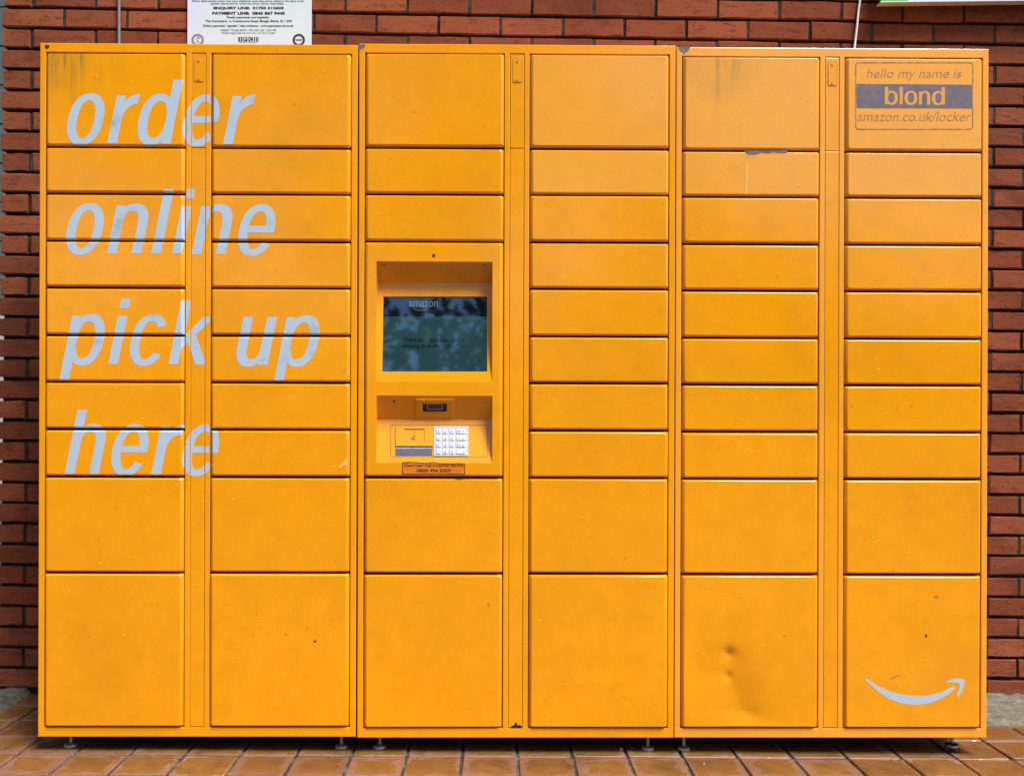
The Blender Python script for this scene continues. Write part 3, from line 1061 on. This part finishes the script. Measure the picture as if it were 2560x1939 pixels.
panel = parent_keep(obj('kiosk_panel', b, M['paint']), cab, org)
# is the winding outward?  the front must look at the viewer
me = panel.data
big_f = max(me.polygons, key=lambda p_: p_.area if abs(p_.normal.y) > .9 else 0)
if big_f.normal.y > 0: me.flip_normals()
def sub(name, b, mats, par=panel, flip=True):
    if flip: face_cam(b)
    o = obj(name, b, mats)
    return parent_keep(o, par, (0, 0, 0))
def disc(b, fn, x, y, r, n=10, mi=0):
    f = b.faces.new([b.verts.new(fn(x + r * math.cos(2 * math.pi * i / n), y + r * math.sin(2 * math.pi * i / n))) for i in range(n)])
    f.material_index = mi
b = bmesh.new(); disc(b, lambda x, y: Pf(x, y, .0004), 552, 105, 11, 16); sub('camera_hole', b, M['black'])
b = bmesh.new()
for x in (217, 895): disc(b, Pp(z5, PH, NH, .0004), x, 172, 6)
sub('screw_hole', b, M['black'])
for cx in (377, 741):
    b = bmesh.new()
    fn = Pp(z5, PH, NH, .0004)
    for i in range(-3, 4):
        n_ = 4 - abs(i) // 1 if abs(i) < 4 else 1
        n_ = {0: 5, 1: 4, 2: 3, 3: 2}[abs(i)]
        for q in range(n_):
            disc(b, fn, cx + i * 23, 217 + (q - (n_ - 1) / 2) * 20.5, 2.8, 8)
    sub('speaker_holes', b, M['rust'])['kind'] = 'stuff'
# screen
scr = bmesh.new()
fS = Pp(z5, PU_, NU, -.0062)
hy = 516
for q, mi in ((((198, 895), (920, 895), (918, hy), (204, hy)), 0), (((204, hy), (918, hy), (916, 372), (206, 372)), 1)):
    f = scr.faces.new([scr.verts.new(fS(*p_)) for p_ in q]); f.material_index = mi
screen = parent_keep(obj('screen', face_cam(scr), [M['scr_main'], M['scr_head']]), cab, org)
fS2 = Pp(z5, PU_, NU, -.0058)
b = bmesh.new()
add_text(b, 'There is no additional cost to', (352, 767, 655, 690), fS2, 0, .012)
add_text(b, 'shipping to an Amazon Locker.', (343, 780, 697, 738), fS2, 0, .012)
sub('screen_text', b, M['scr_text'], screen)['kind'] = 'stuff'
b = bmesh.new()
add_text(b, 'amazon', (385, 580, 412, 452), fS2, 0, .012)
up_ = [(412 + i * 12.4, 459 + 15 * math.sin(math.pi * i / 8)) for i in range(9)]
for (xa, ya), (xb, yb) in zip(up_, up_[1:]):
    b.faces.new([b.verts.new(fS2(*q)) for q in ((xa, ya), (xb, yb), (xb, yb + 4), (xa, ya + 4))])
add_text(b, 'locker', (495, 560, 497, 513), fS2)
sub('screen_logo', b, M['scr_logo'], screen)['kind'] = 'stuff'

# scanner window on the hood over the keypad
def slab(b, fnz, P0, N, q, th, mi=0, off=0.0, bev=0.0):
    """raised plate standing th proud of a tilted plane"""
    lo_ = [b.verts.new(hit(*fnz(*p_), P0 + N * off, N)) for p_ in q]
    hi_ = [b.verts.new(v.co + N * th) for v in lo_]
    if bev:
        c = sum((v.co for v in hi_), Vector()) / len(hi_)
        for v in hi_: v.co += (c - v.co).normalized() * bev
    n = len(q)
    f = b.faces.new(hi_); f.material_index = mi
    fs = [f]
    for i in range(n):
        g = b.faces.new((lo_[i], lo_[(i + 1) % n], hi_[(i + 1) % n], hi_[i])); g.material_index = mi; fs.append(g)
    bmesh.ops.recalc_face_normals(b, faces=fs)
    f.normal_update()
    if f.normal.dot(N) < 0:
        for g in fs: g.normal_flip()
rect = lambda x0, x1, y0, y1: [(x0, y1), (x1, y1), (x1, y0), (x0, y0)]
b = bmesh.new(); slab(b, z7, PS, NS, rect(708, 1316, 238, 524), .003, 0, 0, .001)
plate = sub('scanner_plate', b, M['paint'], panel, False)
b = bmesh.new()
slab(b, z7, PS, NS, rect(818, 1206, 312, 440), .0006, 0, .003)
slab(b, z7, PS, NS, rect(886, 1136, 314, 408), .0006, 1, .0036)
slab(b, z7, PS, NS, rect(898, 1124, 322, 396), .0004, 2, .0042)
sub('scanner_window', b, [M['black'], M['srim'], M['sglass']], panel, False)
b = bmesh.new(); disc(b, Pp(z7, PS, NS, .0004), 355, 275, 17, 14); sub('camera_hole', b, M['black'])
# plates round the keypad: surround outline, jack plate, dark label, keypad
b = bmesh.new()
for q in (rect(300, 1855, 658, 664), rect(300, 1855, 1162, 1168), rect(298, 304, 664, 1162), rect(1851, 1857, 664, 1162)):
    b.faces.new([b.verts.new(Pp(z7, PK, NK, .0004)(*p_)) for p_ in q])
sub('panel_joint', b, M['brown'])
b = bmesh.new()
for q in (rect(384, 518, 676, 1000), rect(848, 982, 676, 1000), rect(518, 848, 676, 724), rect(518, 848, 944, 1000)):
    slab(b, z7, PK, NK, q, .004)
slab(b, z7, PK, NK, rect(518, 848, 724, 944), .0008)
sub('jack_plate', b, M['paint'], panel, False)
b = bmesh.new()
jp = hit(*z7(682, 850), PK + NK * .001, NK)
def ringn(b, P0, N, ra, rb, th, n=20, mi=0):
    ex = Vector((1, 0, 0)); ez = N.cross(ex).normalized()
    A = [[b.verts.new(P0 + (ex * math.cos(2 * math.pi * i / n) + ez * math.sin(2 * math.pi * i / n)) * r + N * t_) for i in range(n)] for r, t_ in ((ra, 0), (ra * .92, th), (rb, th), (rb, 0))]
    fs = []
    for p_, q in zip(A, A[1:]):
        for i in range(n):
            f = b.faces.new((p_[i], p_[(i + 1) % n], q[(i + 1) % n], q[i])); f.material_index = mi; fs.append(f)
    return A[-1], fs
hole, fs = ringn(b, jp, NK, .0075, .0026, .003)
f = b.faces.new(hole); f.material_index = 1
bmesh.ops.recalc_face_normals(b, faces=b.faces)
ringn(b, hit(*z7(682, 765), PK + NK * .001, NK), NK, .0058, .0044, .001)
sub('headphone_jack', b, [M['paint'], M['black']], panel, False)
b = bmesh.new()
slab(b, z7, PK, NK, rect(380, 970, 1012, 1148), .0012)
sub('speech_label', b, M['slate'], panel, False)
b = bmesh.new()
add_text(b, 'Insert headphone to initiate speech mode', (392, 958, 1020, 1044), Pp(z7, PK, NK, .0015), 0, .02)
sub('lettering', b, M['lwhite'])['kind'] = 'stuff'
b = bmesh.new(); slab(b, z7, PK, NK, rect(992, 1553, 674, 1162), .003, 0, 0, .0006)
keypad = parent_keep(obj('keypad', b, M['steel']), cab, org)
cols = ((1036, 1110), (1141, 1218), (1246, 1326), (1356, 1508))
rows_ = ((720, 796), (832, 906), (940, 1014), (1050, 1124))
leg = ['123', '456', '789', '*0#']
for r_, (ya, yb) in enumerate(rows_):
    for c_, (xa, xb) in enumerate(cols):
        b = bmesh.new()
        q = [(xa + 8, yb), (xb - 8, yb), (xb, yb - 8), (xb, ya + 8), (xb - 8, ya), (xa + 8, ya), (xa, ya + 8), (xa, yb - 8)]
        slab(b, z7, PK, NK, q, .0028, 0, .003, .0014)
        fn = Pp(z7, PK, NK, .0061)
        nb0 = len(b.faces)
        if c_ < 3:
            ch = leg[r_][c_]
            x = (xa + xb) / 2
            hw = 12 if ch != '1' else 7
            add_text(b, ch, (x - hw, x + hw, ya + 20 if ch != '*' else ya + 28, yb - 20 if ch != '*' else yb - 32), fn, 0, .035, 1)
        else:
            wd_ = ('ENTER', 'CLEAR', 'CANCEL', '')[r_]
            if wd_: add_text(b, wd_, (xa + 14, xa + 76, ya + 24, ya + 40), fn, 0, 0.02, 1)
            if r_ in (0, 2):
                tess([rect(xa + 14, xa + 70, ya + 48, ya + 54)], fn, b, 1)
            if r_ in (1, 2):
                tess([[(xa + 96, yb - 14), (xa + 128, yb - 14), (xa + 100, ya + 34)]], fn, b, 1)
            else:
                disc(b, fn, xa + 110, (ya + yb) / 2, 11, 12, 1)
        b.faces.ensure_lookup_table()
        face_cam(b)
        parent_keep(obj('key', b, [M['key'], M['legend']]), keypad, (0, 0, 0))
# help sticker below the keypad
fH = lambda off: (lambda x, y: on_y(*z7(x, y), FY - off))
b = bmesh.new()
tess([[(490, 1448), (1498, 1450), (1500, 1290), (1440, 1276), (1280, 1282), (1080, 1276), (980, 1262), (880, 1272), (760, 1262), (620, 1256), (490, 1262)]], fH(.0004), b)
st_ = sub('help_sticker', b, M['amber'])
b = bmesh.new()
top_l = [(490, 1256), (620, 1250), (760, 1258), (880, 1268), (980, 1256), (1080, 1270), (1280, 1276), (1440, 1270), (1500, 1284)]
for (xa, ya), (xb, yb) in zip(top_l, top_l[1:]):
    b.faces.new([b.verts.new(fH(.0006)(*q)) for q in ((xa, ya), (xb, yb), (xb, yb + random.uniform(8, 18)), (xa, ya + random.uniform(8, 18)))])
for q in (rect(486, 498, 1270, 1450), rect(1490, 1500, 1290, 1450), rect(490, 1498, 1441, 1451)):
    b.faces.new([b.verts.new(fH(.0006)(*p_)) for p_ in q])
add_text(b, 'Need help? Call Customer Service', (525, 1468, 1288, 1336), fH(.0006), 0, .03)
add_text(b, '0800 496 2459', (726, 1268, 1362, 1418), fH(.0006), 0, .03)
sub('lettering', b, M['brown'])['kind'] = 'stuff'

# ------------------------------------------------------------------ paint chips, rust and scratches
def chip(ci, pts, mat_, name='paint_chip', y=0.0, off=.0005, door=None):
    b = bmesh.new()
    tess([pts], lambda x, yy: on_y(x, yy, y - off), b)
    cab_, org_ = DOORS[door] if door else (CABS[ci]['obj'], CABS[ci]['org'])
    parent_keep(obj(name, face_cam(b), mat_), cab_, org_)
def blob(cx, cy, rx, ry, n=14, jit=.35, seed=1):
    rr = random.Random(seed)
    return [(cx + rx * rr.uniform(1 - jit, 1 + jit) * math.cos(2 * math.pi * i / n), cy + ry * rr.uniform(1 - jit, 1 + jit) * math.sin(2 * math.pi * i / n)) for i in range(n)]
def zz(ox, oy, s, pts): return [(ox + x / s, oy + y / s) for x, y in pts]
chip(0, blob(117.5, 117.5, 6.5, 5, 12, .4, 4), M['rust'])
chip(1, zz(860, 90, 15.23, [(548, 318), (700, 322), (815, 330), (800, 400), (780, 450), (720, 480), (640, 520), (575, 555), (552, 560)]), M['chip'])
chip(2, zz(1640, 90, 5.404, [(296, 152), (360, 148), (466, 152), (450, 180), (425, 215), (398, 225), (392, 246), (376, 248), (370, 226), (338, 215), (312, 185)]), M['chip'])
chip(2, zz(1660, 0, 2.3933, [(478, 903), (738, 903), (735, 916), (690, 916), (650, 914), (615, 920), (585, 914), (545, 926), (505, 926), (488, 915)]), M['chip'], 'paint_chip', YD, .0006, door=(2,0,8))
chip(2, zz(1660, 0, 2.3933, [(491, 990), (502, 990), (499, 1060), (495, 1120), (494, 1162), (486, 1162), (489, 1100), (492, 1040)]), M['scratch'], 'scratch', YD, door=(2,0,8))
chip(1, zz(1230, 1740, 13.96, [(648, 1100), (662, 1050), (700, 1015), (760, 1005), (790, 960), (800, 915), (830, 905), (885, 930), (880, 980), (910, 1015), (940, 990), (965, 975), (1000, 1010), (1040, 1045), (1062, 1095)]), M['rust'], 'paint_chip', .0006, .0006)
chip(1, zz(930, 960, 6.442, [(1315, 1510), (1600, 1506), (1580, 1524), (1500, 1522), (1440, 1533), (1370, 1534), (1330, 1524)]), M['rust'], 'paint_chip', YD, .0012, door=(1,0,1))
chip(0, blob(787, 1602, 5, 2.5, 9, .5, 7), M['rust'], 'scuff', YD, door=(0,1,0))
chip(0, blob(715, 1585, 4, 2, 9, .5, 8), M['grime'], 'scuff', YD, door=(0,1,0))
chip(0, zz(0, 650, 2.458, [(2082, 1270), (2100, 1250), (2128, 1220), (2138, 1222), (2135, 1260), (2110, 1262), (2090, 1278)]), M['scratch'], 'scratch', YD, door=(0,1,2))
chip(1, blob(1222, 1511, 3.5, 4, 9, .5, 9), M['grime'], 'scuff', YD, door=(1,0,0))
chip(2, blob(2315, 1588, 3, 4, 9, .5, 10), M['rust'], 'scuff', YD, door=(2,1,0))
chip(2, zz(1660, 1300, 2.458, [(1385, 972), (1420, 955), (1458, 943), (1455, 950), (1425, 965), (1390, 978)]), M['grime'], 'scuff', YD, door=(2,1,0))
chip(2, blob(2341, 1491, 6, 2, 9, .6, 12), M['grime'], 'scuff', YD, door=(2,1,0))
chip(2, blob(1730, 1791, 3, 4, 9, .4, 13), M['scratch'], 'scuff', YD, door=(2,0,0))

# ------------------------------------------------------------------ things on the wall
def to_wall(px, py, off): return on_y(px, py, WY - off)
# parking notice
S0 = to_wall(467, 60, .012)
b = bmesh.new()
xl, xr = to_wall(468, 60, .012).x, to_wall(778.5, 60, .012).x
zb_, zt_ = to_wall(600, 135, .012).z, to_wall(600, 0, .012).z + .46
nx = (xl + xr) / 2
notice = empty('parking_notice', (nx, WY - .004, zb_))
props(notice, 'white parking notice with black print on the brick wall above the left locker', 'sign')
box(b, xl - nx, xr - nx, -.008, -.001, 0, zt_ - zb_)
bmesh.ops.bevel(b, geom=[e for e in b.edges], offset=.0012, segments=1, affect='EDGES')
obj('board', b, M['signwhite'], notice)
NO = Vector((nx, WY - .004, zb_))
def zs(x, y): return 440 + x / 6.1444, y / 6.1444
fN = lambda x, y: on_y(*zs(x, y), WY - .0126)
TXT = [('DVLA. Enforcement action may incur additional costs that will be added to the value of the', (250, 1968, 6, 40), 'ink', .02),
       ('parking charge and for which the driver will be responsible.', (535, 1662, 46, 80), 'ink', .02),
       ('ENQUIRY LINE:  01753 512603', (575, 1655, 106, 152), 'ink', .05),
       ('PAYMENT LINE:  0845 867 9445', (556, 1672, 184, 230), 'ink', .05),
       ('Postal payments and appeals:', (780, 1428, 253, 292), 'ink', .03),
       ('The Courtyard, 1a Cranbourne Road, Slough, Berks, SL1 2XF', (450, 1782, 310, 352), 'ink', .03),
       ('Online payments / appeals / view evidence - www.paymypcn-uk.co.uk', (415, 1806, 382, 424), 'ink', .03),
       ('PERMIT TEAM: MON - FRI 9:00 AM - 5:00 PM', (685, 1535, 452, 482), 'inkgrey', .02),
       ('PERMITS@PCM-UK.CO.UK / 01753 512603', (697, 1522, 498, 530), 'inkgrey', .02),
       ('INTERNATIONAL PARKING COMMUNITY', (955, 1265, 650, 662), 'inkgrey', .02)]
for body, bx, mk, bold in TXT:
    b = bmesh.new(); add_text(b, body, bx, fN, 0, bold)
    parent_keep(obj('lettering', face_cam(b), M[mk]), notice, NO)['kind'] = 'stuff'
b = bmesh.new()
for k_, (xa, xb) in enumerate(((957, 1020), (1034, 1098), (1114, 1184), (1200, 1216), (1232, 1250), (1256, 1266))):
    tess([rect(xa, xb, 572, 640)], fN, b, 0)
fN2 = lambda x, y: on_y(*zs(x, y), WY - .0129)
add_text(b, 'I', (982, 996, 580, 632), fN2, 0, .01, 1)
add_text(b, 'P', (1048, 1086, 580, 632), fN2, 0, .01, 1)
add_text(b, 'C', (1126, 1174, 580, 632), fN2, 0, .01, 1)
parent_keep(obj('emblem', face_cam(b), [M['ink'], M['signwhite']]), notice, NO)
for cx, mk, tx in ((1886, 'ink', 'ICSTIS'), (332, 'inkgrey', 'ATA')):
    b = bmesh.new()
    A, B = [[b.verts.new(fN(cx + r * math.cos(2 * math.pi * i / 32), 618 + r * math.sin(2 * math.pi * i / 32))) for i in range(32)] for r in (95, 62)]
    for i in range(32): b.faces.new((A[i], A[(i + 1) % 32], B[(i + 1) % 32], B[i]))
    if mk == 'ink':
        tess([rect(cx - 56, cx + 56, 608, 616)], fN, b); tess([rect(cx - 46, cx + 46, 622, 628)], fN, b)
    else:
        tess([[(cx - 30, 590), (cx + 8, 640), (cx + 40, 655), (cx - 4, 655)]], fN, b)
        tess([[(cx - 20, 575), (cx + 34, 580), (cx + 20, 610)]], fN, b)
    parent_keep(obj('emblem', face_cam(b), M[mk]), notice, NO)

# conduit and cable
b = bmesh.new()
pts = [to_wall(297.5, y, .010) for y in (-260, -60, 60, 115, 400)]
o0 = pts[-1]
tube(b, [q - o0 for q in pts], .0052, 12)
props(obj('conduit_pipe', b, M['pipe'], loc=o0), 'thin grey vertical conduit running down the wall behind the left locker', 'pipe')
b = bmesh.new()
cp = [(2152, -240), (2151, -100), (2150, 0), (2146, 28), (2143, 60), (2139, 95), (2135, 130), (2130, 220), (2128, 420)]
pts = [to_wall(x, y, .009) for x, y in cp]
o0 = pts[-1]
tube(b, [q - o0 for q in pts], .0042, 10)
props(obj('white_cable', b, M['cable'], loc=o0), 'slack white cable hanging down the brick wall behind the right locker', 'cable')
# green sign at the top right
pA, pB = on_y(2200, 7.5, WY - .06), on_y(2700, 2.0, WY - .06)
gs = empty('green_sign', pA)
props(gs, 'green and white sign board at the top right whose lower edge just shows', 'sign')
gs.rotation_euler = (0, -math.atan2(pB.z - pA.z, pB.x - pA.x), 0)
b = bmesh.new(); box(b, 0.004, 1.1, 0, .012, .0038, .6); obj('panel', b, M['green'], gs)
b = bmesh.new(); box(b, 0.0, 1.104, -.004, .03, 0, .0035); obj('rim', b, M['rim'], gs)
b = bmesh.new(); box(b, .10, 1.098, -.0012, -.0002, .0042, .10); obj('white_stripe', b, M['signwhite'], gs)
for x in (.2, .9):
    b = bmesh.new(); box(b, x, x + .03, .0125, .058, .02, .05); obj('bracket', b, M['zinc'], gs)

# ------------------------------------------------------------------ litter on the paving
def floor_pt(px, py):
    n = Vector((SLOPE, 0, 1)).normalized()
    return hit(px, py, (0, 0, 0.001), n)
def leaf(px, py, s, rz, label):
    b = bmesh.new()
    c = [(-1, 0, .02), (-.4, .42, .18), (.3, .4, .10), (1, .05, .25), (.3, -.38, .22), (-.4, -.4, .05)]
    V = [b.verts.new(Vector(q) * s) for q in c]
    m_ = b.verts.new(Vector((0, 0, .02)) * s)
    for i in range(6): b.faces.new((V[i], V[(i + 1) % 6], m_))
    o = obj('dry_leaf', b, M['dryleaf'], loc=floor_pt(px, py))
    o.rotation_euler = (0, 0, rz)
    props(o, label, 'leaf')
leaf(447, 1896, .009, .3, 'small dark leaf on the paving in front of the left locker')
leaf(2228, 1899, .009, 1.2, 'small curled leaf on the paving in front of the right locker')
leaf(12, 1869, .016, .6, 'dark leaf on the paving at the left edge of the photo')
def pebble(px, py, s, label, group=None):
    b = bmesh.new()
    bmesh.ops.create_icosphere(b, subdivisions=1, radius=s)
    rr = random.Random(int(px))
    for v in b.verts: v.co *= rr.uniform(.7, 1.25); v.co.z *= .6
    o = obj('pebble', b, M['pebble'], loc=floor_pt(px, py) + Vector((0, 0, s * .3)))
    props(o, label, 'stone', group)
pebble(1553, 1873, .007, 'grey pebble under the front edge of the middle locker')
pebble(1760, 1908, .003, 'tiny white stone on the paving in front of the right locker')
pebble(2470, 1757, .014, 'pale stone at the wall foot beside the right locker')
pebble(2522, 1764, .009, 'small pale rubble chip at the wall foot near the right edge')
pebble(2552, 1768, .007, 'tiny pale rubble chip at the wall foot against the right edge')

# ------------------------------------------------------------------ trees and hedge across the car park (they show as reflections)
def foliage(b, c, rad, n, size, rr):
    for _ in range(n):
        while True:
            q = Vector((rr.uniform(-1, 1), rr.uniform(-1, 1), rr.uniform(-1, 1)))
            if q.length < 1: break
        q = c + Vector((q.x * rad[0], q.y * rad[1], q.z * rad[2]))
        s = size * rr.uniform(.6, 1.3)
        e1 = Vector((rr.uniform(-1, 1), rr.uniform(-1, 1), rr.uniform(-.6, .6))).normalized() * s
        e2 = e1.cross(Vector((rr.uniform(-1, 1), rr.uniform(-1, 1), rr.uniform(-1, 1)))).normalized() * s * .6
        b.faces.new([b.verts.new(q + e) for e in (-e1, e2 * .8, e1, -e2 * .8)])
def tree(x, y, ht, cr, n, seed, label, clumps=11):
    rr = random.Random(seed)
    t_ = empty('broadleaf_tree', (x, y, -.06))
    props(t_, label, 'tree', 'trees across the car park')
    b = bmesh.new()
    tube(b, [(0, 0, 0), (.05, .02, ht * .25), (.1, -.05, ht * .5), (.0, .05, ht * .8)], ht * .02, 10)
    for _ in range(5):
        z = ht * rr.uniform(.3, .55); a = rr.uniform(0, 6.28)
        tube(b, [(.07, 0, z), (.07 + cr * .4 * math.cos(a), cr * .4 * math.sin(a), z + ht * .15), (cr * .75 * math.cos(a), cr * .75 * math.sin(a), z + ht * .25)], ht * .009, 6)
    obj('trunk', b, M['bark'], t_)
    b = bmesh.new()
    for _ in range(clumps):
        a, q = rr.uniform(0, 6.28), rr.uniform(.1, .85)
        c = Vector((cr * q * math.cos(a), cr * q * math.sin(a), ht * rr.uniform(.38, .9)))
        k_ = cr * rr.uniform(.32, .5)
        foliage(b, c, (k_, k_, k_ * .8), n // clumps, .16, rr)
    obj('crown', b, M['leaf'], t_)
tree(-14.5, -11.0, 9.0, 3.4, 4200, 11, 'broad tree furthest left across the car park')
tree(-9.6, -12.5, 9.5, 3.4, 4200, 1, 'tall round tree second from the left across the car park')
tree(-5.2, -13.0, 10.5, 3.4, 4400, 2, 'tallest dense tree across the car park')
tree(-1.2, -13.5, 10.0, 3.3, 3800, 3, 'tall open tree facing the middle locker across the car park')
tree(3.0, -15.0, 6.6, 2.4, 2600, 4, 'medium tree facing the right locker across the car park')
tree(6.3, -15.6, 5.0, 2.0, 3000, 5, 'low bushy tree beside the medium tree across the car park', 13)
tree(9.6, -15.6, 4.7, 2.2, 3000, 6, 'low spreading tree third from the right across the car park', 13)
tree(13.2, -15.0, 5.2, 2.3, 3000, 7, 'rounded low tree beyond the right end of the lockers across the car park', 13)
b = bmesh.new()
rr = random.Random(9)
for i in range(52):
    hx = -16 + i * .68
    foliage(b, Vector((hx, -16.0 + rr.uniform(-.4, .4), 1.7 + rr.uniform(-.2, .7))), (.95, .8, 1.9), 190, .17, rr)  # hedge run made wide and dense to block low sky light
hd = props(obj('hedge', b, M['leaf'], loc=(0, 0, 0)), 'tall clipped hedge at the far side of the car park', 'hedge')
